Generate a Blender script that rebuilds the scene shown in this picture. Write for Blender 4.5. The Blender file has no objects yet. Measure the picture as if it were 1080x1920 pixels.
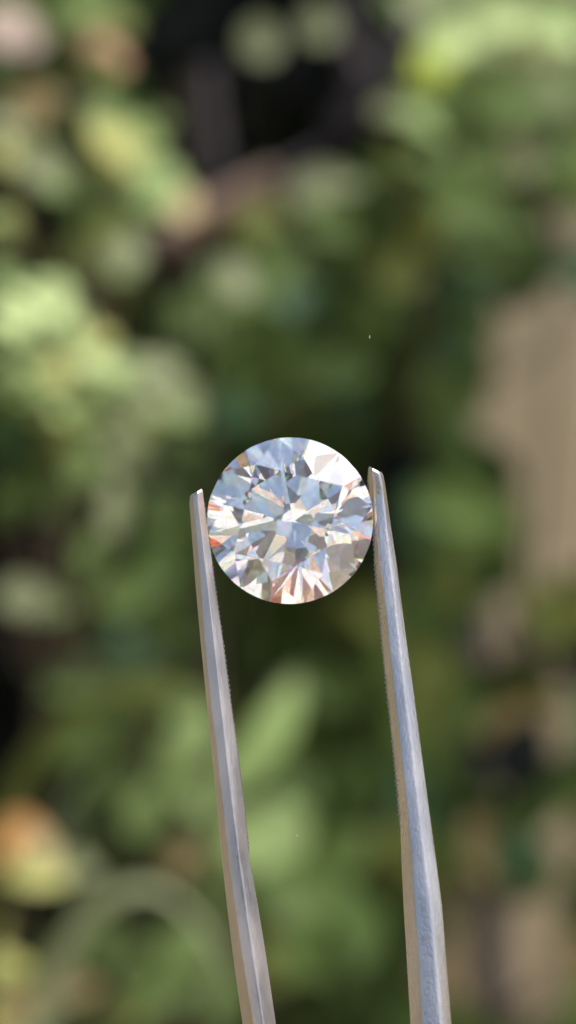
import bpy, bmesh, math, random
from math import sin, cos, tan, pi, radians, sqrt, atan2, asin, exp
from mathutils import Vector, Matrix, noise
random.seed(7)
sc = bpy.context.scene
C = sc.collection

# ------------------------------------------------------------------ camera
DIST = 0.14                       # lens to stone, metres
S = 2.24e-5                       # metres per photograph pixel at the stone
cam = bpy.data.cameras.new('camera'); cam_o = bpy.data.objects.new('camera', cam); C.objects.link(cam_o)
cam_o.location = (0, -DIST, 0); cam_o.rotation_euler = (radians(90), 0, 0)
cam.sensor_fit = 'AUTO'; cam.sensor_width = 36.0
cam.lens = 36.0 * DIST / (1920 * S)
cam.clip_start = 0.005; cam.clip_end = 500
cam.dof.use_dof = True; cam.dof.focus_distance = DIST - 0.0008
cam.dof.aperture_fstop = cam.lens / 2.35
cam.dof.aperture_blades = 0
sc.camera = cam_o

def P(x, y, d=0.0):
    """photograph pixel -> world point at depth y=d"""
    k = S * (DIST + d) / DIST
    return Vector(((x - 540) * k, d, -(y - 960) * k))

# ------------------------------------------------------------------ sun, sky, exposure
STONE_C = P(543.5, 976, 0.0)
STONE_R = 156.5 * S
TILT_X = radians(-5); TILT_Z = radians(4)             # the table turned a little to the right
GIRDLE_ROT = radians(9)
def stone_matrix():
    # local +Z = table normal, facing the camera
    zz = Vector((sin(TILT_X), -cos(TILT_X), sin(TILT_Z))).normalized()
    xx = Vector((cos(TILT_X), sin(TILT_X), 0)).normalized()
    yy = zz.cross(xx)
    return Matrix((xx, yy, zz)).transposed()
SM = stone_matrix()
_a = radians(54); _c = radians(34.5 + 6.5)
_n = SM @ Vector((sin(_c) * cos(_a), sin(_c) * sin(_a), cos(_c)))
_v = (Vector((0, -DIST, 0)) - P(642, 868)).normalized()
SUN = (2 * _n.dot(_v) * _n - _v).normalized()      # direction towards the sun: high right, behind the camera
SUN_EL = asin(SUN.z); SUN_AZ = atan2(SUN.x, SUN.y)
w = bpy.data.worlds.new('World'); sc.world = w; w.use_nodes = True
nt = w.node_tree; nt.nodes.clear()
sky = nt.nodes.new('ShaderNodeTexSky'); sky.sky_type = 'NISHITA'; sky.sun_disc = False
sky.sun_elevation = SUN_EL; sky.sun_rotation = SUN_AZ
sky.air_density = 1.0; sky.dust_density = 3.5; sky.ozone_density = 1.0
bg = nt.nodes.new('ShaderNodeBackground'); bg.inputs[1].default_value = 0.115
wo = nt.nodes.new('ShaderNodeOutputWorld')
nt.links.new(sky.outputs[0], bg.inputs[0]); nt.links.new(bg.outputs[0], wo.inputs[0])
sl = bpy.data.lights.new('sun', 'SUN'); sl.energy = 5.0; sl.angle = radians(0.5); sl.color = (1, 0.945, 0.85)
so = bpy.data.objects.new('sun', sl); C.objects.link(so); so.location = SUN * 3
so.rotation_euler = SUN.to_track_quat('Z', 'Y').to_euler()
sc.view_settings.view_transform = 'Standard'; sc.view_settings.look = 'None'
sc.view_settings.exposure = 0.5; sc.view_settings.gamma = 1.0
cy = sc.cycles
cy.max_bounces = 26; cy.transmission_bounces = 26; cy.glossy_bounces = 8; cy.diffuse_bounces = 3
cy.transparent_max_bounces = 8
cy.sample_clamp_indirect = 6.0; cy.blur_glossy = 0.0
cy.caustics_reflective = True; cy.caustics_refractive = True
cy.use_denoising = True
try: cy.denoiser = 'OPENIMAGEDENOISE'
except Exception: pass
sc.render.film_transparent = False

# ------------------------------------------------------------------ helpers
def tag(o, label=None, cat=None, group=None, kind=None):
    if label: o['label'] = label
    if cat: o['category'] = cat
    if group: o['group'] = group
    if kind: o['kind'] = kind
    return o
def empty(name, loc, label=None, cat=None, group=None):
    o = bpy.data.objects.new(name, None); o.location = loc; o.empty_display_size = 0.01; C.objects.link(o)
    return tag(o, label, cat, group)
def mesh_obj(name, me, m=None, parent=None, loc=None):
    o = bpy.data.objects.new(name, me); C.objects.link(o)
    if m and not me.materials: me.materials.append(m)
    if parent:
        o.parent = parent
        o.matrix_parent_inverse = Matrix.Translation(-parent.location) if not parent.parent else Matrix.Identity(4)
    return o
def py_mesh(name, v, f, smooth=False):
    me = bpy.data.meshes.new(name); me.from_pydata([tuple(a) for a in v], [], f); me.update()
    if smooth:
        for p in me.polygons: p.use_smooth = True
    return me
def mat(name):
    m = bpy.data.materials.new(name); m.use_nodes = True; m.node_tree.nodes.clear()
    return m, m.node_tree.nodes, m.node_tree.links

# ------------------------------------------------------------------ materials
def leaf_mat(name, col, trans=0.35, gloss=0.12, tcol=None):
    m, N, L = mat(name)
    out = N.new('ShaderNodeOutputMaterial')
    tc = N.new('ShaderNodeTexCoord'); oi = N.new('ShaderNodeObjectInfo')
    nz = N.new('ShaderNodeTexNoise'); nz.inputs['Scale'].default_value = 5; nz.inputs['Detail'].default_value = 3
    L.new(tc.outputs['Object'], nz.inputs['Vector'])
    ad = N.new('ShaderNodeMath'); ad.operation = 'ADD'
    L.new(nz.outputs['Fac'], ad.inputs[0]); L.new(oi.outputs['Random'], ad.inputs[1])
    mr = N.new('ShaderNodeMapRange'); mr.inputs['From Min'].default_value = 0.3; mr.inputs['From Max'].default_value = 1.7
    L.new(ad.outputs[0], mr.inputs['Value'])
    mx = N.new('ShaderNodeMix'); mx.data_type = 'RGBA'
    a = [c * 0.75 for c in col]; b = [min(1, c * 1.25) for c in col]
    mx.inputs['A'].default_value = (*a, 1); mx.inputs['B'].default_value = (*b, 1)
    L.new(mr.outputs[0], mx.inputs['Factor'])
    d = N.new('ShaderNodeBsdfDiffuse'); L.new(mx.outputs['Result'], d.inputs['Color'])
    t = N.new('ShaderNodeBsdfTranslucent')
    tcol = tcol or (min(1, col[0] * 1.2 + .01), min(1, col[1] * 1.3 + .015), col[2] * 0.5)
    t.inputs['Color'].default_value = (*tcol, 1)
    m1 = N.new('ShaderNodeMixShader'); m1.inputs[0].default_value = trans
    L.new(d.outputs[0], m1.inputs[1]); L.new(t.outputs[0], m1.inputs[2])
    g = N.new('ShaderNodeBsdfGlossy'); g.inputs['Roughness'].default_value = 0.45; g.inputs['Color'].default_value = (.6, .6, .6, 1)
    m2 = N.new('ShaderNodeMixShader')
    lw = N.new('ShaderNodeFresnel'); lw.inputs['IOR'].default_value = 1.4
    mu = N.new('ShaderNodeMath'); mu.operation = 'MULTIPLY'; mu.inputs[1].default_value = gloss / 0.5
    L.new(lw.outputs[0], mu.inputs[0]); L.new(mu.outputs[0], m2.inputs[0])
    L.new(m1.outputs[0], m2.inputs[1]); L.new(g.outputs[0], m2.inputs[2]); L.new(m2.outputs[0], out.inputs[0])
    return m
LM = {
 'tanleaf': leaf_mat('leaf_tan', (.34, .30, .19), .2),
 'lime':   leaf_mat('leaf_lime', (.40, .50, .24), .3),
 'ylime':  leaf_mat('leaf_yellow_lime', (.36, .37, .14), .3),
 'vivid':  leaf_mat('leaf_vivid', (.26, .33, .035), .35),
 'fresh':  leaf_mat('leaf_fresh', (.175, .25, .095), .3),
 'mid':    leaf_mat('leaf_mid', (.070, .110, .032), .25, .08),
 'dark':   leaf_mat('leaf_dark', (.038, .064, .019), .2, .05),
 'deep':   leaf_mat('leaf_deep_shade', (.007, .009, .009), .1, .02),  # near-black colour stands in for deep shade
 'olive':  leaf_mat('leaf_olive', (.105, .125, .036), .25, .08),
 'sage':   leaf_mat('leaf_sage', (.19, .215, .125), .25),
 'bluegreen': leaf_mat('leaf_bluegreen', (.036, .075, .036), .2, .08),
 'straw':  leaf_mat('leaf_straw', (.38, .31, .16), .25, tcol=(.4, .3, .12)),
 'orange': leaf_mat('leaf_orange', (.50, .26, .10), .3, tcol=(.5, .28, .08)),
 'pink':   leaf_mat('petal_pink', (.30, .16, .11), .3, tcol=(.4, .18, .12)),
 'pale':   leaf_mat('petal_pale', (.36, .29, .25), .3, tcol=(.4, .32, .27)),
}
def rough_mat(name, c1, c2, scale, rough=0.9, bump=0.3, bscale=None, dist=0.002):
    m, N, L = mat(name)
    out = N.new('ShaderNodeOutputMaterial'); b = N.new('ShaderNodeBsdfPrincipled'); b.inputs['Roughness'].default_value = rough
    tc = N.new('ShaderNodeTexCoord')
    nz = N.new('ShaderNodeTexNoise'); nz.inputs['Scale'].default_value = scale; nz.inputs['Detail'].default_value = 6
    L.new(tc.outputs['Object'], nz.inputs['Vector'])
    mx = N.new('ShaderNodeMix'); mx.data_type = 'RGBA'; mx.inputs['A'].default_value = (*c1, 1); mx.inputs['B'].default_value = (*c2, 1)
    mr = N.new('ShaderNodeMapRange'); mr.inputs['From Min'].default_value = .35; mr.inputs['From Max'].default_value = .65
    L.new(nz.outputs['Fac'], mr.inputs['Value']); L.new(mr.outputs[0], mx.inputs['Factor']); L.new(mx.outputs['Result'], b.inputs['Base Color'])
    n2 = N.new('ShaderNodeTexNoise'); n2.inputs['Scale'].default_value = bscale or scale * 6; n2.inputs['Detail'].default_value = 5
    L.new(tc.outputs['Object'], n2.inputs['Vector'])
    bp = N.new('ShaderNodeBump'); bp.inputs['Strength'].default_value = bump; bp.inputs['Distance'].default_value = dist
    L.new(n2.outputs['Fac'], bp.inputs['Height']); L.new(bp.outputs[0], b.inputs['Normal'])
    L.new(b.outputs[0], out.inputs[0])
    return m
M_bark = rough_mat('bark', (.035, .03, .018), (.06, .05, .03), 25)
M_twig = rough_mat('twig_bark', (.15, .105, .08), (.21, .15, .12), 25)
M_darkbark = rough_mat('dark_bark', (.02, .016, .012), (.035, .028, .022), 25)
M_greybark = rough_mat('grey_bark', (.035, .03, .035), (.065, .055, .06), 25)
M_stem = rough_mat('green_stem', (.06, .09, .03), (.1, .12, .05), 25)
M_wall = rough_mat('plaster', (.36, .305, .20), (.45, .385, .255), 3.0, .95, .5, 60, .003)
M_soil = rough_mat('soil', (.30, .22, .165), (.42, .33, .26), 1.5, 1.0, .6, 40, .01)

def glass_mat():
    m, N, L = mat('colourless_gem')
    out = N.new('ShaderNodeOutputMaterial')
    geo = N.new('ShaderNodeNewGeometry')
    add = None
    for col, ior in (((1, 0, 0), 2.408), ((0, 1, 0), 2.42), ((0, 0, 1), 2.438)):
        r = N.new('ShaderNodeBsdfRefraction'); r.inputs['Color'].default_value = (*col, 1); r.inputs['IOR'].default_value = ior
        r.inputs['Roughness'].default_value = 0.0; r.distribution = 'BECKMANN'
        add_in = r
        if add is None: add = r
        else:
            a = N.new('ShaderNodeAddShader'); L.new(add.outputs[0], a.inputs[0]); L.new(r.outputs[0], a.inputs[1]); add = a
    fr = N.new('ShaderNodeFresnel'); fr.inputs['IOR'].default_value = 2.42
    g = N.new('ShaderNodeBsdfGlossy'); g.distribution = 'GGX'; g.inputs['Color'].default_value = (1, 1, 1, 1)
    # outer faces slightly rough to spread the sun's glint, inside faces are perfect mirrors
    mr = N.new('ShaderNodeMapRange'); mr.inputs['To Min'].default_value = 0.13; mr.inputs['To Max'].default_value = 0.0
    L.new(geo.outputs['Backfacing'], mr.inputs['Value']); L.new(mr.outputs[0], g.inputs['Roughness'])
    mx = N.new('ShaderNodeMixShader'); L.new(fr.outputs[0], mx.inputs[0]); L.new(add.outputs[0], mx.inputs[1]); L.new(g.outputs[0], mx.inputs[2])
    L.new(mx.outputs[0], out.inputs[0])
    return m
M_gem = glass_mat()

def steel_mat(name, col, rough, scratch=1.0, speck=0.3):
    m, N, L = mat(name)
    out = N.new('ShaderNodeOutputMaterial'); b = N.new('ShaderNodeBsdfPrincipled')
    b.inputs['Metallic'].default_value = 1.0
    tc = N.new('ShaderNodeTexCoord')
    mp = N.new('ShaderNodeMapping'); mp.inputs['Scale'].default_value = (4000, 4000, 500)
    L.new(tc.outputs['Object'], mp.inputs[0])
    n1 = N.new('ShaderNodeTexNoise'); n1.inputs['Scale'].default_value = 1; n1.inputs['Detail'].default_value = 4
    L.new(mp.outputs[0], n1.inputs['Vector'])
    mp2 = N.new('ShaderNodeMapping'); mp2.inputs['Scale'].default_value = (1, 1, .38); mp2.inputs['Rotation'].default_value = (0, radians(14), 0)
    L.new(tc.outputs['Object'], mp2.inputs[0])
    n2 = N.new('ShaderNodeTexNoise'); n2.inputs['Scale'].default_value = 10000; n2.inputs['Detail'].default_value = 3
    L.new(mp2.outputs[0], n2.inputs['Vector'])
    n3 = N.new('ShaderNodeTexNoise'); n3.inputs['Scale'].default_value = 700; n3.inputs['Detail'].default_value = 4
    L.new(mp2.outputs[0], n3.inputs['Vector'])
    s1 = N.new('ShaderNodeMath'); s1.operation = 'MULTIPLY'; s1.inputs[1].default_value = scratch; L.new(n1.outputs['Fac'], s1.inputs[0])
    s2 = N.new('ShaderNodeMath'); s2.operation = 'MULTIPLY'; s2.inputs[1].default_value = speck; L.new(n2.outputs['Fac'], s2.inputs[0])
    s = N.new('ShaderNodeMath'); s.operation = 'ADD'; L.new(s1.outputs[0], s.inputs[0]); L.new(s2.outputs[0], s.inputs[1])
    bp = N.new('ShaderNodeBump'); bp.inputs['Strength'].default_value = 0.5; bp.inputs['Distance'].default_value = 0.000025
    L.new(s.outputs[0], bp.inputs['Height']); L.new(bp.outputs[0], b.inputs['Normal'])
    mr = N.new('ShaderNodeMapRange'); mr.inputs['From Min'].default_value = .3; mr.inputs['From Max'].default_value = .7
    mr.inputs['To Min'].default_value = rough - .05; mr.inputs['To Max'].default_value = rough + .08
    L.new(n3.outputs['Fac'], mr.inputs['Value']); L.new(mr.outputs[0], b.inputs['Roughness'])
    mx = N.new('ShaderNodeMix'); mx.data_type = 'RGBA'
    mx.inputs['A'].default_value = (*[c * .86 for c in col], 1); mx.inputs['B'].default_value = (*col, 1)
    L.new(mr.outputs[0], mx.inputs['Factor'])
    mr2 = N.new('ShaderNodeMapRange'); mr2.inputs['From Min'].default_value = .35; mr2.inputs['From Max'].default_value = .6
    L.new(n3.outputs['Fac'], mr2.inputs['Value']); L.new(mr2.outputs[0], mx.inputs['Factor'])
    L.new(mx.outputs['Result'], b.inputs['Base Color'])
    L.new(b.outputs[0], out.inputs[0])
    return m
M_steel = steel_mat('brushed_steel', (.60, .555, .54), .32, 2.4, 1.0)
M_steel2 = steel_mat('scuffed_steel', (.68, .635, .61), .25, 2.0, 1.5)
M_grip = steel_mat('knurled_steel', (.40, .35, .29), .42, .5, 1.4)

# ------------------------------------------------------------------ the stone (58-facet round brilliant, cut out of a cylinder plane by plane)
def girdle_mat():
    m, N, L = mat('frosted_girdle')
    out = N.new('ShaderNodeOutputMaterial')
    g = N.new('ShaderNodeBsdfGlass'); g.inputs['IOR'].default_value = 2.42; g.inputs['Roughness'].default_value = .25
    d = N.new('ShaderNodeBsdfDiffuse'); d.inputs['Color'].default_value = (.85, .85, .85, 1)
    mx = N.new('ShaderNodeMixShader'); mx.inputs[0].default_value = .35
    L.new(g.outputs[0], mx.inputs[1]); L.new(d.outputs[0], mx.inputs[2]); L.new(mx.outputs[0], out.inputs[0])
    return m
def brilliant():
    bm = bmesh.new()
    n = 128; gz = 0.016
    top = [bm.verts.new((cos(2*pi*i/n), sin(2*pi*i/n), 1.0)) for i in range(n)]
    bot = [bm.verts.new((cos(2*pi*i/n), sin(2*pi*i/n), -1.0)) for i in range(n)]
    bm.faces.new(top); bm.faces.new(bot[::-1])
    for i in range(n):
        j = (i + 1) % n
        bm.faces.new((bot[i], bot[j], top[j], top[i]))
    def cut(p, nrm):
        g = list(bm.verts) + list(bm.edges) + list(bm.faces)
        bmesh.ops.bisect_plane(bm, geom=g, dist=1e-7, plane_co=p, plane_no=nrm, clear_outer=True)
        e = [x for x in bm.edges if x.is_boundary]
        if e: bmesh.ops.holes_fill(bm, edges=e, sides=0)
    def plane3(a, b, c, out):
        nn = (b - a).cross(c - a).normalized()
        if nn.dot(out) < 0: nn = -nn
        return nn
    rt = 0.575; ct = tan(radians(34.5)); pt = tan(radians(40.9))
    zt = gz + (1 - rt) * ct
    pol = lambda r, a, z: Vector((r * cos(a), r * sin(a), z))
    jr = random.Random(21)               # hand-cut: every facet a little off its ideal angle
    for k in range(8):
        a = GIRDLE_ROT + k * pi / 4
        cr = radians(34.5 + (jr.uniform(-.4, .4) if k != 1 else 0))
        cut(pol(1, a, gz), Vector((sin(cr) * cos(a), sin(cr) * sin(a), cos(cr))))
        pr = radians(40.9 + jr.uniform(-.7, .7)); ap = a + radians(jr.uniform(-1.5, 1.5))
        cut(pol(1, a, -gz), Vector((sin(pr) * cos(ap), sin(pr) * sin(ap), -cos(pr))))
    cut(Vector((0, 0, zt)), Vector((0, 0, 1)))
    h = pi / 8
    for k in range(8):
        a = GIRDLE_ROT + k * pi / 4
        r0 = rt * cos(h); rs = r0 + 0.50 * (1 - r0)
        Sp = pol(rs, a + h, gz + (1 - rs * cos(h)) * ct)
        nn = plane3(pol(rt, a, zt), pol(rt, a + 2*h, zt), Sp, Vector((cos(a + h), sin(a + h), 3)))
        cut(Sp, nn)
        rl = 0.24 + jr.uniform(-.03, .03)
        Lp = pol(rl, a + h, -gz - (1 - rl * cos(h)) * pt)
        for s in (0, 2):
            G = pol(1, a + s * h, gz); Gm = pol(1, a + h, gz)
            cut(Sp, plane3(G, Gm, Sp, Vector((cos(a + h), sin(a + h), 1))))
            G = pol(1, a + s * h, -gz); Gm = pol(1, a + h, -gz)
            cut(Lp, (plane3(G, Gm, Lp, Vector((cos(a + h), sin(a + h), -1))) + Vector((jr.uniform(-.009, .009), jr.uniform(-.009, .009), 0))).normalized())
    bmesh.ops.remove_doubles(bm, verts=bm.verts, dist=2e-5)
    bmesh.ops.recalc_face_normals(bm, faces=bm.faces)
    for v in bm.verts:
        v.co *= STONE_R
    me = bpy.data.meshes.new('diamond'); bm.to_mesh(me); bm.free()
    return me
stone_me = brilliant(); stone_me.materials.append(M_gem); stone_me.materials.append(girdle_mat())
for p_ in stone_me.polygons:
    if abs(p_.normal.z) < .05: p_.material_index = 1
stone = mesh_obj('diamond', stone_me)
stone.matrix_world = Matrix.Translation(STONE_C) @ SM.to_4x4()
tag(stone, 'clear round brilliant cut stone sparkling between the two tweezer tips', 'gemstone')

# ------------------------------------------------------------------ tweezers
# measured outlines, photograph pixels: y, then x of the ridge lines; depth of each ridge in mm (towards the camera is negative)
LEFT = [  # y, outer edge, ridge a, ridge b, inner edge
 (922, 356.5, 361, 371, 380), (940, 355, 362, 371, 381.5), (1000, 359.5, 368, 378, 390), (1060, 364, 372, 385, 398), (1100, 367, 376, 390, 403), (1200, 376, 383, 401, 417),
 (1300, 386, 393, 412, 430), (1400, 396, 405, 423, 444), (1520, 408, 418, 437, 458.5), (1612, 416.5, 428, 449, 468), (1700, 426, 440, 461, 484),
 (1800, 438, 455, 476, 500), (1920, 455, 475, 494, 517), (2100, 484, 508, 522, 548), (2400, 532, 560, 580, 604)]
RIGHT = [  # y, inner edge, ridge a (inner face / front), ridge b (front / bevel), outer edge
 (880, 690.5, 696, 711, 717.5), (900, 689.5, 702, 716, 721), (940, 694, 705, 720, 726.5), (980, 700, 708, 724, 732), (1060, 703, 714, 733, 744), (1100, 706.5, 719, 738, 749), (1200, 716, 729, 749, 762),
 (1300, 726, 740, 760, 776), (1400, 737, 751, 773, 789), (1520, 748, 764, 786, 805), (1565, 751.5, 768, 791, 811), (1600, 752.5, 772, 796, 816), (1700, 757, 778, 808, 829),
 (1800, 763, 786, 818, 837), (1920, 770, 792, 828, 846.5), (2100, 780, 806, 848, 868), (2400, 800, 834, 884, 910)]
def interp(tab, y):
    for a, b in zip(tab, tab[1:]):
        if y <= b[0]:
            t = (y - a[0]) / (b[0] - a[0]); t = max(0, t)
            return [p + (q - p) * t for p, q in zip(a, b)]
    return list(tab[-1])
def round_ring(pts, r, seg=3):
    """round the corners of a closed polygon"""
    n = len(pts); out = []
    for i in range(n):
        p0, p1, p2 = pts[i-1], pts[i], pts[(i+1) % n]
        a = (p0 - p1); b = (p2 - p1)
        ra = min(r[i], a.length * .42, b.length * .42)
        A = p1 + a.normalized() * ra; B = p1 + b.normalized() * ra
        for k in range(seg + 1):
            t = k / seg
            out.append((1-t)**2 * A + 2*t*(1-t) * p1 + t*t * B)
    return out
def loft(rings, cap=True):
    v = []; f = []
    n = len(rings[0])
    for r in rings: v += r
    for i in range(len(rings) - 1):
        for j in range(n):
            k = (j + 1) % n
            f.append((i*n + j, i*n + k, (i+1)*n + k, (i+1)*n + j))
    if cap:
        f.append(tuple(range(n - 1, -1, -1))); m = (len(rings) - 1) * n; f.append(tuple(range(m, m + n)))
    return v, f
MM = 0.001
LEAN = tan(radians(11))           # the arms come a little towards the camera on their way down
LEAN_OF = {-1: tan(radians(6)), 1: LEAN}
def lean(y, side): return -max(0, y - 930) * S * LEAN_OF[side]
def arm(side):
    tab = LEFT if side < 0 else RIGHT
    y0 = tab[0][0]
    ys = []; y = y0
    while y < 2400:
        ys.append(y); y += 2 if y < y0 + 8 else 6 if y < 960 else (16 if y < 1960 else 60)
    ys.append(2400)
    rings = []
    for y in ys:
        _, a, b, c, d = interp(tab, y)
        u = (y - y0) / (1920 - y0)
        # thickness in depth grows down the arm
        th = 1.15 + 1.9 * u
        front = -0.55 - 0.75 * u
        e = min(1, (y - y0) / 7)         # the tip is rounded off
        e = sin(e * pi / 2)
        if side < 0:
            zs = [front + .62 + .35*u, front + .10, front + .03, front + .34 + .2*u]
        else:
            zs = [front + .75 + .45*u, front + .0, front + .03, front + .36 + .26*u]
        back = front + th
        ly = lean(y, side)
        sl_ = max(0, 1 - (y - y0) / 40)
        sy = lambda x: y + sl_ * (-.5 if side < 0 else .42) * (x - (a + d) / 2)
        raw = [P(a, sy(a), zs[0]*MM + ly), P(b, sy(b), zs[1]*MM + ly), P(c, sy(c), zs[2]*MM + ly), P(d, sy(d), zs[3]*MM + ly), P(d, sy(d), back*MM + ly), P(a, sy(a), back*MM + ly)]
        cx = sum(raw, Vector()) / 6
        if e < 1:
            kk = .84 + .16 * e
            raw = [cx + Vector(((p.x - cx.x) * kk, (p.y - cx.y) * kk, p.z - cx.z)) for p in raw]
        rr = (0.03 if side < 0 else .05) * MM * (1 + u)
        rings.append(round_ring(raw, [rr*.6, rr, rr*1.3, rr*.6, rr, rr]))
    # out of the frame the arms bend together into the handle
    last = rings[-1]
    cen = sum(last, Vector()) / len(last)
    for k in range(1, 26):
        t = k / 25
        zc = cen.z - 0.070 * t
        xc = cen.x + (0.0088 - cen.x - 0.0009 * (-side)) * (t * t * (3 - 2*t)) + 0.002 * t * (1 - t)
        sx = 1 - 0.45 * t
        rings.append([Vector((xc + (p.x - cen.x) * sx, p.y - 0.070 * LEAN * t - (0.0027 * t if side < 0 else 0), zc)) for p in last])
    v, f = loft(rings)
    me = py_mesh('arm', v, f, True)
    return me
tw = empty('tweezers', P(660, 2400, 0) + Vector((0, 0.004, -0.075)),
           'pair of worn steel gem tweezers gripping the round stone', 'tweezers')
def grip(side):
    """serrated inner face: a thin plate with cross ridges, standing proud of the arm's inner side"""
    tab = LEFT if side < 0 else RIGHT
    y0 = tab[0][0] + 4; y1 = 1612 if side < 0 else 1563
    pitch = 9.2
    v = []; f = []; ny = int((y1 - y0) / 1.6); nd = 9
    rnd = random.Random(5 if side < 0 else 9)
    jit = [rnd.uniform(.55, 1.25) for _ in range(200)]
    for i in range(ny + 1):
        y = y0 + (y1 - y0) * i / ny
        r = interp(tab, y)
        u = (y - tab[0][0]) / (1920 - tab[0][0])
        front = -0.55 - 0.75 * u; th = 1.15 + 1.9 * u
        zi = (front + .34 + .2*u) if side < 0 else (front + .75 + .45*u)
        x = r[4] if side < 0 else r[1]
        ph = ((y - y0) / pitch); k = int(ph); ph -= k
        tooth = (abs(ph - .5) * 2) ** 1.2
        fade = min(1, (y - y0) / 20, (y1 - y) / 30)
        for j in range(nd + 1):
            w_ = j / nd
            dz = zi + (front + th - zi) * w_
            # little steps so the edge looks filed
            hgt = (0.3 + 2.9 * tooth * jit[k % 200]) * fade + 0.9 * noise.noise(Vector((y * .23, w_ * 5, side * 7))) * fade
            v.append(P(x - side * (hgt - 0.25) , y, (dz + .01) * MM + lean(y, side)))
    m = nd + 1
    for i in range(ny):
        for j in range(nd):
            q = (i*m + j, i*m + j + 1, (i+1)*m + j + 1, (i+1)*m + j)
            f.append(q if side < 0 else q[::-1])
    # back sheet for thickness
    off = len(v)
    for i in range(ny + 1):
        y = y0 + (y1 - y0) * i / ny
        r = interp(tab, y); u = (y - tab[0][0]) / (1920 - tab[0][0]); front = -0.55 - 0.75*u; th = 1.15 + 1.9*u
        zi = (front + .34 + .2*u) if side < 0 else (front + .75 + .45*u)
        x = r[4] if side < 0 else r[1]
        for w_ in (0, 1):
            v.append(P(x + side * 1.5, y, (zi + (front + th - zi) * w_ + .01) * MM + lean(y, side)))
    for i in range(ny):
        a0, a1 = off + 2*i, off + 2*(i+1)
        f.append((i*m, (i+1)*m, a1, a0)); f.append((i*m + nd, a0 + 1, a1 + 1, (i+1)*m + nd))
        f.append((a0, a1, a1 + 1, a0 + 1))
    return py_mesh('serrated_grip', v, f, False)
for side in (-1, 1):
    ao = mesh_obj('arm', arm(side), M_steel if side < 0 else M_steel2, tw)
    wn = ao.modifiers.new('normals', 'WEIGHTED_NORMAL'); wn.weight = 100; wn.keep_sharp = False
    go = mesh_obj('serrated_grip', grip(side), M_grip, ao)
    ao['label'] = 'slim left arm with a cut-off tip' if side < 0 else 'right arm with a bright rounded front'


# ------------------------------------------------------------------ the photographer's phone and the hand below the frame (seen only mirrored in stone and steel; phone added for dark reflections)
M_phone = rough_mat('phone_shell', (.15, .148, .15), (.17, .168, .17), 40, .35, .02)
def phone():
    root = empty('smartphone', (0.022, -DIST - .006, -.055), 'unseen dark grey smartphone added to darken reflections in the stone', 'phone')
    bm = bmesh.new(); r = bmesh.ops.create_cube(bm, size=1)
    for v in r['verts']: v.co = Vector((.022 + v.co.x * .076, -DIST - .0105 + v.co.y * .008, -.055 + v.co.z * .155))
    bmesh.ops.bevel(bm, geom=[e for e in bm.edges if abs((e.verts[0].co - e.verts[1].co).y) > .005], offset=.011, segments=6, affect='EDGES')
    me = bpy.data.meshes.new('body'); bm.to_mesh(me); bm.free(); mesh_obj('body', me, M_phone, root)
    for dx, dz in ((0, 0), (0.018, -.009), (0, -.019)):
        bm = bmesh.new(); bmesh.ops.create_cone(bm, cap_ends=True, segments=32, radius1=.0072, radius2=.0065, depth=.0025)
        bmesh.ops.rotate(bm, verts=bm.verts, cent=(0, 0, 0), matrix=Matrix.Rotation(radians(90), 3, 'X'))
        bmesh.ops.translate(bm, verts=bm.verts, vec=(dx, -DIST - .0052, dz))
        me = bpy.data.meshes.new('lens_ring'); bm.to_mesh(me); bm.free(); mesh_obj('lens_ring', me, M_phone, root)
phone()
def skin_mat():
    m, N, L = mat('skin')
    out = N.new('ShaderNodeOutputMaterial'); b = N.new('ShaderNodeBsdfPrincipled'); b.inputs['Roughness'].default_value = .5
    tc = N.new('ShaderNodeTexCoord'); nz = N.new('ShaderNodeTexNoise'); nz.inputs['Scale'].default_value = 60
    L.new(tc.outputs['Object'], nz.inputs['Vector'])
    mx = N.new('ShaderNodeMix'); mx.data_type = 'RGBA'; mx.inputs['A'].default_value = (.66, .29, .20, 1); mx.inputs['B'].default_value = (.72, .36, .26, 1)
    L.new(nz.outputs['Fac'], mx.inputs['Factor']); L.new(mx.outputs['Result'], b.inputs['Base Color'])
    b.inputs['Subsurface Weight'].default_value = .15; b.inputs['Subsurface Radius'].default_value = (.006, .002, .001); b.inputs['Subsurface Scale'].default_value = .5
    L.new(b.outputs[0], out.inputs[0]); return m
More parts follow.
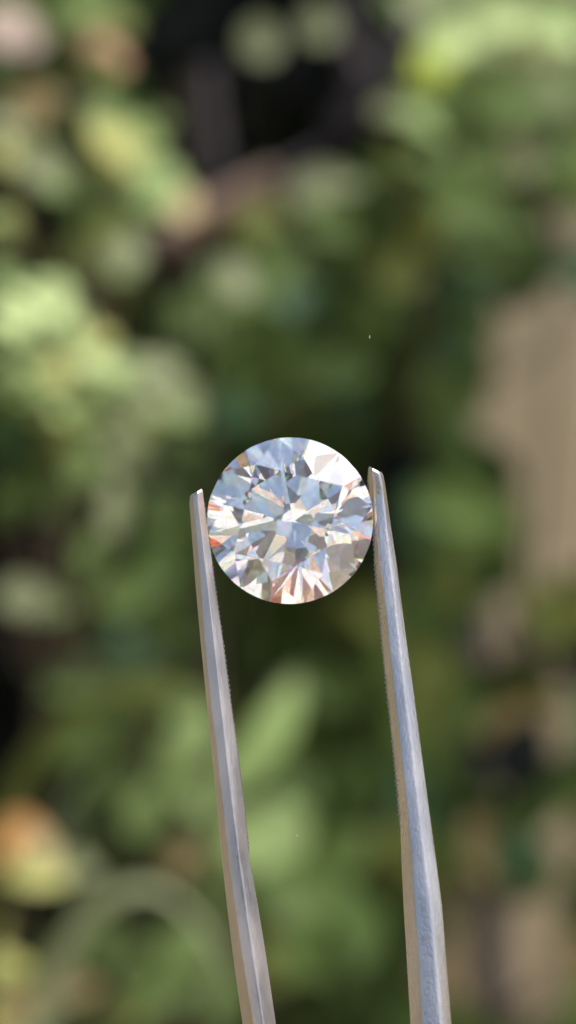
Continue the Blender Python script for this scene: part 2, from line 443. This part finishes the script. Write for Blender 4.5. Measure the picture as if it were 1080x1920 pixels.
def hand():
    V = []; E = []; Rr = []
    def add(p, r, par=None):
        V.append(Vector(p) + Vector((0, -.010, 0))); Rr.append(r); i = len(V) - 1
        if par is not None: E.append((par, i))
        return i
    palm = add((.030, -.052, -.128), (.026, .020))
    wrist = add((.040, -.085, -.185), (.024, .020), palm); fa = add((.055, -.13, -.26), (.030, .027), wrist); add((.09, -.21, -.38), (.040, .038), fa)
    def chain(pts, r0, par):
        for k, p in enumerate(pts): par = add(p, (r0[k], r0[k]), par)
    kn = add((.036, -.035, -.112), (.022, .016), palm)
    chain([(.052,-.022,-.094), (.056,-.004,-.070), (.040,.006,-.056), (.0275,.006,-.054)], (.0105,.0095,.0088,.0080), kn)      # index
    chain([(.040,-.014,-.108), (.044,.012,-.094), (.030,.022,-.080), (.019,.018,-.076)], (.0105,.0098,.009,.0082), kn)        # middle
    chain([(.028,-.018,-.128), (.032,.012,-.120), (.022,.018,-.104), (.014,.010,-.102)], (.010,.0092,.0085,.0078), kn)        # ring
    chain([(.018,-.028,-.142), (.020,.000,-.140), (.012,.006,-.128), (.006,-.002,-.126)], (.009,.0082,.0075,.007), kn)       # little
    chain([(.006,-.052,-.128), (-.014,-.034,-.104), (-.017,-.012,-.078), (-.0065,.000,-.062)], (.014,.0125,.011,.0095), palm) # thumb
    me = bpy.data.meshes.new('hand'); me.from_pydata([tuple(v) for v in V], E, []); me.update()
    o = mesh_obj('hand', me, skin_mat())
    sk = o.modifiers.new('skin', 'SKIN'); sk.use_smooth_shade = True
    if not me.skin_vertices: me.skin_vertices.new()
    for i, d in enumerate(me.skin_vertices[0].data):
        d.radius = Rr[i]; d.use_root = (i == 0)
    sb = o.modifiers.new('sub', 'SUBSURF'); sb.levels = 2; sb.render_levels = 2
    tag(o, 'bare hand pinching the tweezers below the picture', 'hand')
hand()
# ------------------------------------------------------------------ ground, wall
def grid_plane(name, x0, x1, y0, y1, z, n, amp, m):
    v = []; f = []
    for i in range(n + 1):
        for j in range(n + 1):
            x = x0 + (x1 - x0) * i / n; y = y0 + (y1 - y0) * j / n
            v.append((x, y, z + amp * noise.noise(Vector((x * .8, y * .8, 1.3)))))
    for i in range(n):
        for j in range(n):
            a = i * (n + 1) + j; f.append((a, a + n + 1, a + n + 2, a + 1))
    o = mesh_obj(name, py_mesh(name, v, f, True), m); return o
GZ = -1.2
tag(grid_plane('ground', -60, 60, -60, 60, GZ, 60, .03, M_soil), 'dry tan garden soil', None, None, 'structure')

M_pave = rough_mat('pale_reflector_paving', (.45, .43, .41), (.54, .52, .495), 2.5, .9, .4, 50, .002)
def paving():  # added out of view behind the camera, a pale reflector for the stone
    bm = bmesh.new()
    for i in range(-6, 6):
        for j in range(1, 10):
            r = bmesh.ops.create_cube(bm, size=1)
            for v in r['verts']: v.co = Vector((.3 + i * .6 + v.co.x * .59, -.2 - j * .6 + v.co.y * .59, GZ + .05 + v.co.z * .06))
    bmesh.ops.bevel(bm, geom=bm.edges[:], offset=.006, segments=1, affect='EDGES')
    me = bpy.data.meshes.new('paving'); bm.to_mesh(me); bm.free(); return me
tag(mesh_obj('added_paving', paving(), M_pave), 'unseen pale paving added to brighten the stone from below', None, None, 'structure')
WALL_Y = 1.75
def wall():
    bm = bmesh.new()
    def box(x0, x1, y0, y1, z0, z1):
        r = bmesh.ops.create_cube(bm, size=1)
        for v in r['verts']:
            v.co = Vector(((x0 + x1)/2 + v.co.x*(x1 - x0), (y0 + y1)/2 + v.co.y*(y1 - y0), (z0 + z1)/2 + v.co.z*(z1 - z0)))
    box(0.06, 3.2, WALL_Y, WALL_Y + .2, GZ - .1, .75)
    bmesh.ops.bevel(bm, geom=bm.edges[:], offset=.012, segments=3, affect='EDGES')
    me = bpy.data.meshes.new('wall'); bm.to_mesh(me); bm.free(); return me
wr = empty('garden_wall', (1.6, WALL_Y + .1, GZ), 'tan plastered garden wall showing blurred through the leaves on the right', 'wall')
mesh_obj('plaster_face', wall(), M_wall, wr)
bm = bmesh.new(); r = bmesh.ops.create_cube(bm, size=1)
for v in r['verts']: v.co = Vector((1.6 + v.co.x*3.26, WALL_Y + .1 + v.co.y*.28, .78 + v.co.z*.058))
bmesh.ops.bevel(bm, geom=bm.edges[:], offset=.01, segments=3, affect='EDGES')
me = bpy.data.meshes.new('coping'); bm.to_mesh(me); bm.free(); mesh_obj('coping', me, M_wall, wr)

# ------------------------------------------------------------------ leaves
def leaf_mesh(kind):
    """unit leaf: base at the origin, tip at +Y=1, half width set by kind, folded along the midrib and curved"""
    prof = {'ovate': [(0, .02), (.12, .26), (.32, .44), (.52, .46), (.74, .32), (.9, .14), (1, .0)],
            'round': [(0, .04), (.1, .32), (.3, .48), (.55, .5), (.78, .40), (.93, .2), (1, .02)],
            'lance': [(0, .02), (.15, .12), (.35, .19), (.6, .18), (.82, .1), (1, 0)]}[kind]
    v = []; f = []
    for t, wd in prof:
        zc = -.22 * (t - .5) ** 2
        for s in (-1, -.5, 0, .5, 1):
            v.append((wd * s, t, zc + .16 * abs(s) * wd + .02 * sin(t * 9 + s * 4)))
    for i in range(len(prof) - 1):
        for j in range(4):
            a = i * 5 + j; f.append((a, a + 1, a + 6, a + 5))
    return py_mesh('leaf', v, f, True)
LMESH = {}
def get_leaf(kind, m):
    k = (kind, m)
    if k not in LMESH:
        me = leaf_mesh(kind); me.materials.append(LM[m]); LMESH[k] = me
    return LMESH[k]
CAMD = Vector((0, -1, 0))
_perp = (SUN - CAMD * SUN.dot(CAMD)).normalized()
def leaf_normal(t, tw=0.0):
    """t = angle in degrees between the leaf's normal and the sun, turning from the sun towards the open side of the shrub"""
    th = radians(t)
    full = math.acos(max(-1, min(1, SUN.dot(CAMD))))
    d = full - th                       # angle from the camera side
    n = CAMD * cos(d) + _perp * sin(d)
    if tw:
        side = CAMD.cross(_perp)
        n = (n + side * tw).normalized()
    return n
def tube_into(v, f, pts, r0, r1, seg):
    off = len(v); n = len(pts)
    for i, p in enumerate(pts):
        d = (pts[min(i + 1, n - 1)] - pts[max(i - 1, 0)]).normalized()
        u = d.orthogonal().normalized(); w2 = d.cross(u); rr = r0 + (r1 - r0) * i / (n - 1)
        for j in range(seg):
            q = 2 * pi * j / seg; v.append(p + (u * cos(q) + w2 * sin(q)) * rr)
    for i in range(n - 1):
        for j in range(seg):
            k = (j + 1) % seg; f.append((off + i*seg + j, off + i*seg + k, off + (i+1)*seg + k, off + (i+1)*seg + j))

class Plant:
    def __init__(s, name, base, label, cat, group=None, bark=None):
        s.root = empty(name, base, label, cat, group); s.base = Vector(base); s.leaves = []; s.bark = bark or M_stem; s.tubes = []
    def leaf(s, x, y, d, L, W, ang, m, t, kind='ovate', tw=None):
        """leaf centred on photograph pixel x,y at depth d, L and W its size in photograph pixels, ang its lean on the picture"""
        c = P(x, y, d); k = S * (DIST + d) / DIST
        n = leaf_normal(t, random.uniform(-.25, .25) if tw is None else tw)
        a = Vector((cos(radians(ang)), 0, sin(radians(ang))))
        a = (a - n * a.dot(n)); fore = max(.45, a.length); a.normalize()
        b = a.cross(n)
        Lw = L * k / fore
        Ww = W * k / max(.5, b.cross(CAMD).length) / (.92 if kind != 'lance' else .38)
        mt = Matrix((b * Ww, a * Lw, n * Lw)).transposed().to_4x4()
        mt.translation = c - a * Lw * .5
        o = bpy.data.objects.new('leaf', get_leaf(kind, m)); C.objects.link(o)
        o.parent = s.root; o.matrix_parent_inverse = Matrix.Translation(-s.base)
        o.matrix_basis = mt
        s.leaves.append(c - a * Lw * .5)
        return o
    def tube(s, pts, r0, r1, seg=6):
        s.tubes.append((pts, r0, r1, seg))
    def finish(s, nstems=4, r=.006, twigs=True):
        v = []; f = []
        add = lambda *a: tube_into(v, f, *a)
        nodes = []
        if s.leaves:
            xs = sorted(p.x for p in s.leaves)
            zs = [p.z for p in s.leaves]; ztop = max(zs); yavg = sum(p.y for p in s.leaves) / len(zs)
            for i in range(nstems):
                xt = xs[min(len(xs) - 1, int((i + .5) / nstems * len(xs)))]
                top = Vector((xt, yavg + .22, ztop)); pts = []
                for k in range(15):
                    t = k / 14
                    p = s.base.lerp(top, t); p.y = s.base.y + (top.y - s.base.y) * min(1, t * 3); p.x = s.base.x + (xt - s.base.x) * t ** .6 + .02 * sin(t * 7 + i); p.y += .02 * sin(t * 5 + 2*i)
                    p.z += 0; pts.append(p)
                add(pts, r, r * .25, 6); nodes += pts
            if twigs:
                for lp in s.leaves:
                    c = [q for q in nodes if q.z < lp.z + .02] or nodes
                    q = min(c, key=lambda q: (q - lp).length)
                    mid = (q + lp) / 2 + Vector((0, 0.006, -.01))
                    add([q, mid, lp], .0011, .0005, 3)
        if v: mesh_obj('stem', py_mesh('stem', v, f, True), s.bark, s.root)
        for t in s.tubes:                   # every branch of a bare thing is a part of its own
            v, f = [], []
            tube_into(v, f, *t)
            mesh_obj('stem', py_mesh('stem', v, f, True), s.bark, s.root)
R_ = random.uniform
def base_of(x, d): return (P(x, 960, d).x, d, GZ)

# 1 ---- pale lime shrub on the left
A = Plant('leafy_shrub', base_of(60, .75), 'pale lime green shrub with sunlit rounded leaves along the left edge', 'shrub', bark=M_bark)
blobs = [ # x y L W ang mat t kind
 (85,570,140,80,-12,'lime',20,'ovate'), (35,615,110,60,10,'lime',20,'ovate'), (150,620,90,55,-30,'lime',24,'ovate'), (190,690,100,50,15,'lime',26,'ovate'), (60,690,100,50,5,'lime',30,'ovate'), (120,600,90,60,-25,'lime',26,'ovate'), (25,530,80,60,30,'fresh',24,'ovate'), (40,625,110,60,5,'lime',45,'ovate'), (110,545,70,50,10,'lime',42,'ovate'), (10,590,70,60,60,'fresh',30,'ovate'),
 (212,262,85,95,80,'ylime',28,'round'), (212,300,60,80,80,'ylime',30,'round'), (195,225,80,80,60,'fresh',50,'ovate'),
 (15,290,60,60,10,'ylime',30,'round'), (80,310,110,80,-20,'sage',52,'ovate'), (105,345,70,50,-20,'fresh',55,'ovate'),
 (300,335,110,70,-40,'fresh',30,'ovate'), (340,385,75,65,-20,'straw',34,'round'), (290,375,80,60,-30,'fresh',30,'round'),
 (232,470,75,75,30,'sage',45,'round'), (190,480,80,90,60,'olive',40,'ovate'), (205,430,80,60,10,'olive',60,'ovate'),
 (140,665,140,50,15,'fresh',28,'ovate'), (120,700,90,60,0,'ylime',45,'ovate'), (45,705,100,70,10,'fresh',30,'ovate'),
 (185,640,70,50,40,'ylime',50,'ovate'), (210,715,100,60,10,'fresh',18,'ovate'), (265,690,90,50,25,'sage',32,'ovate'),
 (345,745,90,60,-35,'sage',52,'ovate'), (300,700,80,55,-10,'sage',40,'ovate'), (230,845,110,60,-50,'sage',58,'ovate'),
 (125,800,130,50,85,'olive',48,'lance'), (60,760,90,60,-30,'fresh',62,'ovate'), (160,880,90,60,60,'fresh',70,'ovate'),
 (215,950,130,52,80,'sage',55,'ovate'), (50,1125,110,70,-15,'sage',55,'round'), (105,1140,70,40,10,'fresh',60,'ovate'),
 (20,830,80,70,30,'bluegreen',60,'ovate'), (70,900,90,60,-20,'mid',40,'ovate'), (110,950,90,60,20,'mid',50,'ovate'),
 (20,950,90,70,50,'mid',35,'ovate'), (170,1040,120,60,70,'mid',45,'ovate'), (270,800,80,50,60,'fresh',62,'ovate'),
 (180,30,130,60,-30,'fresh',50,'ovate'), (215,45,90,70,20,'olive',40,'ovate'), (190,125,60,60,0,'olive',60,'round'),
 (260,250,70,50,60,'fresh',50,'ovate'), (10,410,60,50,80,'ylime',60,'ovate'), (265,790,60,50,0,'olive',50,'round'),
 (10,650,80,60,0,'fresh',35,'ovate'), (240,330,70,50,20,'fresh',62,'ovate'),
]
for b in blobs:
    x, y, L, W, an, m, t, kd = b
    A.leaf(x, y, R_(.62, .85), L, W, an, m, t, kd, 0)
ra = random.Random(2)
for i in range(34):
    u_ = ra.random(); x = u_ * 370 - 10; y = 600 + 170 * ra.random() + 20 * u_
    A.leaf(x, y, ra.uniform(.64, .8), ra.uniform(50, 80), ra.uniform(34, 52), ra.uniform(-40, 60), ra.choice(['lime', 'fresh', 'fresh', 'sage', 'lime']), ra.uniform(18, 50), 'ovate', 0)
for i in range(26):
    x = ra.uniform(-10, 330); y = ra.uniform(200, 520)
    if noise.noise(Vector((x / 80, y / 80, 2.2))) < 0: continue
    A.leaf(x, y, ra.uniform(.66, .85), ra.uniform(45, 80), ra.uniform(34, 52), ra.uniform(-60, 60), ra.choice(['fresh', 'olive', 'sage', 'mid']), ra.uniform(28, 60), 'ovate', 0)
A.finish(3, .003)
B0 = Plant('flowering_twig', base_of(150, .9), 'thin twig with salmon and pale pink petals at the top left corner', 'twig', bark=M_bark)
for b in [(200,105,80,75,20,'pink',36,'round'), (15,50,110,90,60,'pale',40,'round'), (50,70,70,60,0,'pale',60,'round'), (60,200,120,90,30,'straw',78,'ovate'), (150,60,60,40,0,'olive',45,'ovate')]:
    B0.leaf(b[0], b[1], R_(.85, .95), *b[2:6], b[6], b[7], 0)
B0.finish(1, .003)

# 2 ---- middle shrub round and above the stone
B = Plant('leafy_shrub', base_of(480, 1.0), 'dark green bush filling the middle behind the stone', 'shrub', bark=M_darkbark)
for b in [(445,525,75,70,0,'sage',44,'round'), (440,540,130,100,20,'mid',35,'round'), (390,600,150,110,-30,'mid',45,'ovate'), (520,500,120,90,40,'mid',52,'ovate'),
          (560,570,140,100,-60,'bluegreen',45,'ovate'), (615,345,150,58,14,'sage',50,'ovate'), (575,370,70,55,40,'sage',58,'ovate'),
          (600,48,72,72,0,'sage',62,'round'), (490,78,76,76,0,'sage',60,'round'), (500,405,90,60,-10,'olive',46,'ovate'), (470,430,90,60,30,'olive',55,'ovate'),
          (620,420,120,80,-20,'mid',55,'ovate'), (690,600,150,100,70,'mid',62,'ovate'), (740,500,140,90,-60,'olive',60,'ovate'), (640,700,140,90,40,'dark',35,'ovate'),
          (470,700,130,100,-50,'mid',70,'ovate'), (440,770,120,90,20,'bluegreen',60,'ovate'), (350,850,120,90,60,'dark',25,'ovate'), (300,960,110,90,-30,'dark',25,'ovate'),
          (750,520,110,80,10,'olive',55,'ovate'), (610,1290,150,80,-40,'dark',60,'ovate'), (550,650,140,90,10,'mid',70,'ovate')]:
    B.leaf(b[0], b[1], R_(.95, 1.15), *b[2:6], b[6], b[7], 0)
rb = random.Random(31); n = 0
while n < 150:
    x = rb.uniform(330, 880); y = rb.uniform(470, 1500)
    if ((x - 340) / 60) ** 2 + ((y - 830) / 60) ** 2 < 1 or ((x - 740) / 70) ** 2 + ((y - 1060) / 90) ** 2 < 1 or ((x - 640) / 60) ** 2 + ((y - 1230) / 90) ** 2 < 1: continue
    nv = noise.noise(Vector((x / 150, y / 150, 5.5)))
    m = 'mid' if nv > .06 else 'dark'
    if noise.noise(Vector((x / 120, y / 120, 8.1))) > .3: m = 'olive'
    B.leaf(x, y, rb.uniform(1.15, 1.4), rb.uniform(110, 170), rb.uniform(75, 115), rb.uniform(0, 180), m, rb.uniform(60, 88), 'ovate')
    n += 1
B.finish(4, .007)

# 3 ---- top right yellow-green spray
T = Plant('leafy_shrub', base_of(900, .9), 'yellow green shrub catching the sun at the top right', 'shrub', bark=M_bark)
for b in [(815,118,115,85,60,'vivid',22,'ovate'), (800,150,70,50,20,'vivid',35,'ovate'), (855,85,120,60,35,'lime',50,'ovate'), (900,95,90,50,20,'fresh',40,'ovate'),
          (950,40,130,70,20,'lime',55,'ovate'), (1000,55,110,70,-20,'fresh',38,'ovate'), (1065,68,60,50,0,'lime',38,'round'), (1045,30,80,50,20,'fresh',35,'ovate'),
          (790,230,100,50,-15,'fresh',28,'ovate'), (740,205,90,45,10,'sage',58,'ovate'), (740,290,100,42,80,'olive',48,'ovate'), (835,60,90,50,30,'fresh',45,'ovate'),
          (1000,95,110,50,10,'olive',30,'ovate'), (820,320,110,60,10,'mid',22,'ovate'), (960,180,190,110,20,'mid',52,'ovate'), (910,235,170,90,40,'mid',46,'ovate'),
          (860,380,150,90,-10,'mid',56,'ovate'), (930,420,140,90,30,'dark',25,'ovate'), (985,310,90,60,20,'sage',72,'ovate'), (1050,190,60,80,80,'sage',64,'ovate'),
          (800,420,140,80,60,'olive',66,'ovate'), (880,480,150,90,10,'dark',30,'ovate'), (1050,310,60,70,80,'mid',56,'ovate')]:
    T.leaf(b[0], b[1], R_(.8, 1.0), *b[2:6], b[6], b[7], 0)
rt_ = random.Random(8)
for i in range(60):
    x = rt_.uniform(780, 1110); y = rt_.uniform(-40, 330)
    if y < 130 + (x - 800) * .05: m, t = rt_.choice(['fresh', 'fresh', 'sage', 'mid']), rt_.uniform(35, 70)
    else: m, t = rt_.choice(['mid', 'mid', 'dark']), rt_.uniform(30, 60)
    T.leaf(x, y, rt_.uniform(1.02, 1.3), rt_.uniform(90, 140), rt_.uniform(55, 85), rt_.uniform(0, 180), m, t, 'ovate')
T.finish(2, .004)

# 4 ---- bottom left: strap leaved clump, bottom shrub
def strap(pl, pts, wd, d, m, tname='blade'):
    """arching strap leaf through photograph pixels"""
    n = 18; ctrl = [P(x, y, d) for x, y in pts]; k = S * (DIST + d) / DIST
    def bez(t):
        q = ctrl[:]
        while len(q) > 1: q = [a.lerp(b, t) for a, b in zip(q, q[1:])]
        return q[0]
    v = []; f = []
    for i in range(n + 1):
        t = i / n; p = bez(t); dr = (bez(min(1, t + .01)) - bez(max(0, t - .01))).normalized()
        nn = (leaf_normal(30)); sd = dr.cross(nn).normalized()
        w_ = wd * k * (.35 + .65 * sin(pi * min(1, t * 1.15 + .12)) ) * .5 if t < .9 else wd * k * .5 * .5 * (1 - t) / .1
        for s_ in (-1, 0, 1):
            v.append(p + sd * w_ * s_ - nn * (.12 * w_ * (1 - abs(s_))))
    for i in range(n):
        for j in range(2):
            a = i * 3 + j; f.append((a, a + 1, a + 4, a + 3))
    me = py_mesh(tname, v, f, True)
    o = mesh_obj(tname, me, LM[m], pl.root)
    return o
D = Plant('strap_leaved_plant', base_of(120, .8), 'clump of long arching strap leaves at the lower left', 'plant')
strap(D, [(30,2300),(60,1560),(330,1540),(440,1860)], 48, .68, 'sage')
strap(D, [(-60,2300),(-60,1900),(60,1760),(150,1800)], 40, .82, 'olive')
strap(D, [(-120,2000),(-30,1400),(200,1170),(420,1330)], 54, .88, 'olive')
strap(D, [(100,2300),(-40,1900),(-20,1750),(20,1700)], 60, .78, 'ylime')
for b in [(45,1555,80,55,10,'orange',45,'ovate'), (80,1590,70,45,-40,'straw',38,'ovate'), (70,1640,130,60,5,'ylime',48,'ovate'), (150,1625,80,45,-10,'sage',50,'ovate'),
          (10,1590,60,50,50,'orange',66,'ovate'), (10,1810,50,100,80,'ylime',60,'ovate'), (60,1880,150,60,10,'straw',72,'ovate'), (150,1850,80,50,0,'straw',80,'ovate')]:
    D.leaf(b[0], b[1], R_(.72, .85), *b[2:6], b[6], b[7], 0)
D.finish(2, .004)

E = Plant('leafy_shrub', base_of(420, .95), 'soft green shrub behind the left tweezer arm near the bottom', 'shrub', bark=M_stem)
for b in [(510,1370,230,78,60,'fresh',48,'ovate'), (470,1430,150,70,50,'fresh',38,'ovate'), (540,1310,110,60,70,'sage',72,'ovate'), (355,1330,110,70,-30,'fresh',36,'ovate'), (350,1395,150,90,50,'fresh',48,'ovate'),
          (375,1500,120,60,-10,'fresh',44,'ovate'), (320,1450,110,60,60,'mid',22,'ovate'), (430,1560,120,90,-30,'fresh',52,'ovate'), (520,1560,130,110,-40,'fresh',42,'round'),
          (480,1600,120,90,20,'fresh',48,'ovate'), (400,1640,130,70,70,'mid',30,'ovate'), (345,1610,90,60,20,'straw',76,'ovate'), (560,1680,170,120,-20,'mid',45,'ovate'), (600,1780,160,120,30,'mid',55,'ovate'),
          (520,1790,120,80,80,'olive',45,'ovate'), (300,1850,160,90,10,'mid',48,'ovate'), (350,1780,120,80,-30,'mid',40,'ovate'), (210,1780,150,90,0,'mid',50,'ovate'), (240,1890,140,80,20,'olive',60,'ovate'),
          (420,1880,130,90,0,'mid',35,'ovate'), (270,1520,120,70,70,'fresh',64,'ovate'), (200,1480,120,70,40,'mid',45,'ovate'), (190,1290,200,100,20,'mid',30,'ovate'), (175,1380,170,90,40,'mid',42,'ovate'),
          (250,1230,150,80,0,'bluegreen',30,'ovate'), (310,1180,140,80,-20,'mid',40,'ovate'), (300,1300,130,80,20,'olive',55,'ovate'), (185,1250,120,70,20,'sage',72,'ovate'), (250,1120,140,80,20,'mid',45,'ovate'),
          (300,1060,120,80,70,'dark',30,'ovate'), (200,1390,140,80,10,'olive',62,'ovate'), (560,1480,110,60,-40,'dark',30,'ovate'), (640,1600,150,100,40,'mid',60,'ovate'), (660,1720,140,100,70,'dark',22,'ovate')]:
    E.leaf(b[0], b[1], R_(.88, 1.1), *b[2:6], b[6], b[7], 0)
E.finish(6, .006)

# 5 ---- right hand shrubs, shade put into near-black leaf patches
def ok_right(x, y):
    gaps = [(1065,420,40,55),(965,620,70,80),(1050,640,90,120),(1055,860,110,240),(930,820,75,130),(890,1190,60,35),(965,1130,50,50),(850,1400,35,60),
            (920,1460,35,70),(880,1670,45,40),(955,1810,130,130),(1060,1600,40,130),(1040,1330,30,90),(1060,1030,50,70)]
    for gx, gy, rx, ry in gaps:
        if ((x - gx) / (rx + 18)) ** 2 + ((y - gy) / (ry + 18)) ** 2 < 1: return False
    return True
def fill_right(pl, y0, y1, cnt, seed, x0=650):
    rr = random.Random(seed); n = 0
    while n < cnt:
        x = rr.uniform(x0, 1120); y = rr.uniform(y0, y1)
        if not ok_right(x, y) and (y > 1100 or x > 960 or rr.random() > .05): continue
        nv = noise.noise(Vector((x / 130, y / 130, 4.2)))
        m = 'mid' if nv > .22 else ('dark' if nv > -.38 else 'deep')  # near-black patches put shade between the leaves into the colour
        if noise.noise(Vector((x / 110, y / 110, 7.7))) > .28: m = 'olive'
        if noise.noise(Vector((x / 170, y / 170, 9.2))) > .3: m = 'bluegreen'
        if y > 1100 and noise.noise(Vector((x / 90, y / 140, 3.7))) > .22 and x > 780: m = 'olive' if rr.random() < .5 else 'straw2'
        t = rr.uniform(58, 88)
        if m == 'straw2': m, t = 'straw', rr.uniform(78, 92)
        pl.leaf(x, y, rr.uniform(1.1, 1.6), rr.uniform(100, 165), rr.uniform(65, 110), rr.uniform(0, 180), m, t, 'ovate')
        n += 1
F = Plant('leafy_shrub', base_of(800, 1.4), 'dull green shrub with near-black leaves as shade, beside the tan wall, right of the stone', 'shrub', bark=M_darkbark)
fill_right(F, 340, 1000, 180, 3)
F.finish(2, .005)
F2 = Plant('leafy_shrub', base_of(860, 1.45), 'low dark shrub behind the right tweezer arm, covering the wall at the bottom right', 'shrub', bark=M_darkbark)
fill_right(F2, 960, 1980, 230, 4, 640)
F2.finish(2, .005)

# 6 ---- dark hedge far behind everything on the left and in the middle
H = Plant('hedge', base_of(300, 1.7), 'hedge with shade put into its near-black leaves, behind the bushes in the left and middle', 'hedge', bark=M_darkbark)
def hedge_colour(x, y, r):
    # near-black leaves stand in for shaded hollows between the plants
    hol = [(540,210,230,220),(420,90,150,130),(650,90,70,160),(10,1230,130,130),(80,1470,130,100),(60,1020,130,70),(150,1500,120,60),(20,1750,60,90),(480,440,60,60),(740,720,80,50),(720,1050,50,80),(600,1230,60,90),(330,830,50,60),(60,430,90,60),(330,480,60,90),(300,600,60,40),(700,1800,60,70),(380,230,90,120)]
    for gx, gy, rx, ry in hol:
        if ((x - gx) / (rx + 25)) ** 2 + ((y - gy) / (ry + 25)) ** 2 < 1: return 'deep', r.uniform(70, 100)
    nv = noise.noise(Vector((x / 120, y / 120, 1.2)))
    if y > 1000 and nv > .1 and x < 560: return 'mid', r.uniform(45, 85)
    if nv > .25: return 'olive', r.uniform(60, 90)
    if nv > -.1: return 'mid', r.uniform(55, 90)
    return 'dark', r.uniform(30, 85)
rr = random.Random(11)
for i in range(290):
    x = -30 + 830 * ((i * .6180339) % 1); y = -40 + 2010 * ((i + .5) / 290)
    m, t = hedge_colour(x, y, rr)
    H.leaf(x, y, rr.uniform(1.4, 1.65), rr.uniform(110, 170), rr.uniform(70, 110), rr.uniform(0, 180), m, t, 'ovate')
H.finish(8, .01)
SL = Plant('hedge', (-1.0, .5, GZ), 'hedge closing the garden on the left, just outside the frame', 'hedge', bark=M_darkbark)
for mname, cnt in (('mid', 1000), ('olive', 1500), ('tanleaf', 1300), ('sage', 900)):
    v = []; f = []
    for i in range(cnt):
        c = Vector((-.62 - rr.random() * .5, rr.uniform(-.6, 2.3), rr.uniform(GZ + .05, .95)))
        n_ = Vector((1, rr.gauss(-.3, .7), rr.gauss(.3, .7))).normalized(); u = n_.orthogonal().normalized(); q = rr.uniform(0, 6.28)
        w2 = n_.cross(u); a = u * cos(q) + w2 * sin(q); b = n_.cross(a); L = rr.uniform(.03, .055); W = L * .4
        o_ = len(v); v += [c - a * L, c - a * L * .2 + b * W, c + a * L, c - a * L * .2 - b * W]; f.append((o_, o_ + 1, o_ + 2, o_ + 3))
    so_ = mesh_obj('foliage', py_mesh('foliage', v, f), LM[mname], SL.root); so_['kind'] = 'stuff'
SL.tube([Vector((-.9, .5, GZ)), Vector((-.88, .52, -.4)), Vector((-.92, .5, .6))], .02, .008, 8)
SL.finish(0)
# the hedge's inner mass: too many leaves to count, shade put into their near-black colour
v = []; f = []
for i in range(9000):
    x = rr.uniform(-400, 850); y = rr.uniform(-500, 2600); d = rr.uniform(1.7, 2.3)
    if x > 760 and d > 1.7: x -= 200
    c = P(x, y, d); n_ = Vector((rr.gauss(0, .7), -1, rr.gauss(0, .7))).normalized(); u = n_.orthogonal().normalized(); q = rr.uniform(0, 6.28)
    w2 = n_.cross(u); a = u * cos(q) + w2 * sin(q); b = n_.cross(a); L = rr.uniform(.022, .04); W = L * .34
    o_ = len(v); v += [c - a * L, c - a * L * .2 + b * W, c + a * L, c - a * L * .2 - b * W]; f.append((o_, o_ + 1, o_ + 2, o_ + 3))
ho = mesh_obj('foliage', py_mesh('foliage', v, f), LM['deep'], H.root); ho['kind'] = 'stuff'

# ---- woody branches in the dark hollow at the top
K = Plant('bare_branch', (P(760, 0, 1.15).x, 1.15, .0), 'forking bare branches crossing the dark hollow at the top', 'branch', bark=M_greybark)
K.root.location = (K.base.x, K.base.y, GZ); K.base = Vector(K.root.location)
def px(l, d): return [P(a, b, d) for a, b in l]
K.tube(px([(960,2400),(880,1200),(800,400),(775,60)], 1.6) + px([(775,60),(735,110),(690,170),(640,240),(590,300),(520,335)], 1.25), .010, .004, 8)
K.tube(px([(690,170),(660,110),(650,40),(655,-40)], 1.25), .005, .003, 8)
K.tube(px([(380,120),(390,200),(400,260),(410,340)], 1.35), .005, .004, 8)
K.finish(0)
K2 = Plant('twig', (P(480, 960, 1.0).x, 1.0, GZ), 'pinkish brown sunlit twig sloping up from the lime leaves', 'twig', bark=M_twig)
K2.tube(px([(620,2300),(640,1200),(600,600),(520,330)], 1.5), .002, .002, 6)
K2.tube(px([(300,455),(360,420),(430,375),(520,330)], 1.0), .0055, .0045, 8)
K2.finish(0)

# ---- two dust motes hanging in the air near the stone
def mote(x, y, d, w_, h_, label):
    bm = bmesh.new(); bmesh.ops.create_icosphere(bm, subdivisions=1, radius=1)
    for v in bm.verts: v.co = Vector((v.co.x * w_ * S, v.co.y * w_ * S, v.co.z * h_ * S)) * (1 + .3 * noise.noise(v.co * 3))
    me = bpy.data.meshes.new('dust_mote'); bm.to_mesh(me); bm.free()
    o = mesh_obj('dust_mote', me, M_wall); o.location = P(x, y, d)
    tag(o, label, 'dust')
mote(693, 632, .001, 1.2, 4, 'tiny upright fibre of dust floating above the right tweezer tip')
mote(557, 1567, .001, 1.6, 2, 'tiny pale dust speck floating between the tweezer arms')
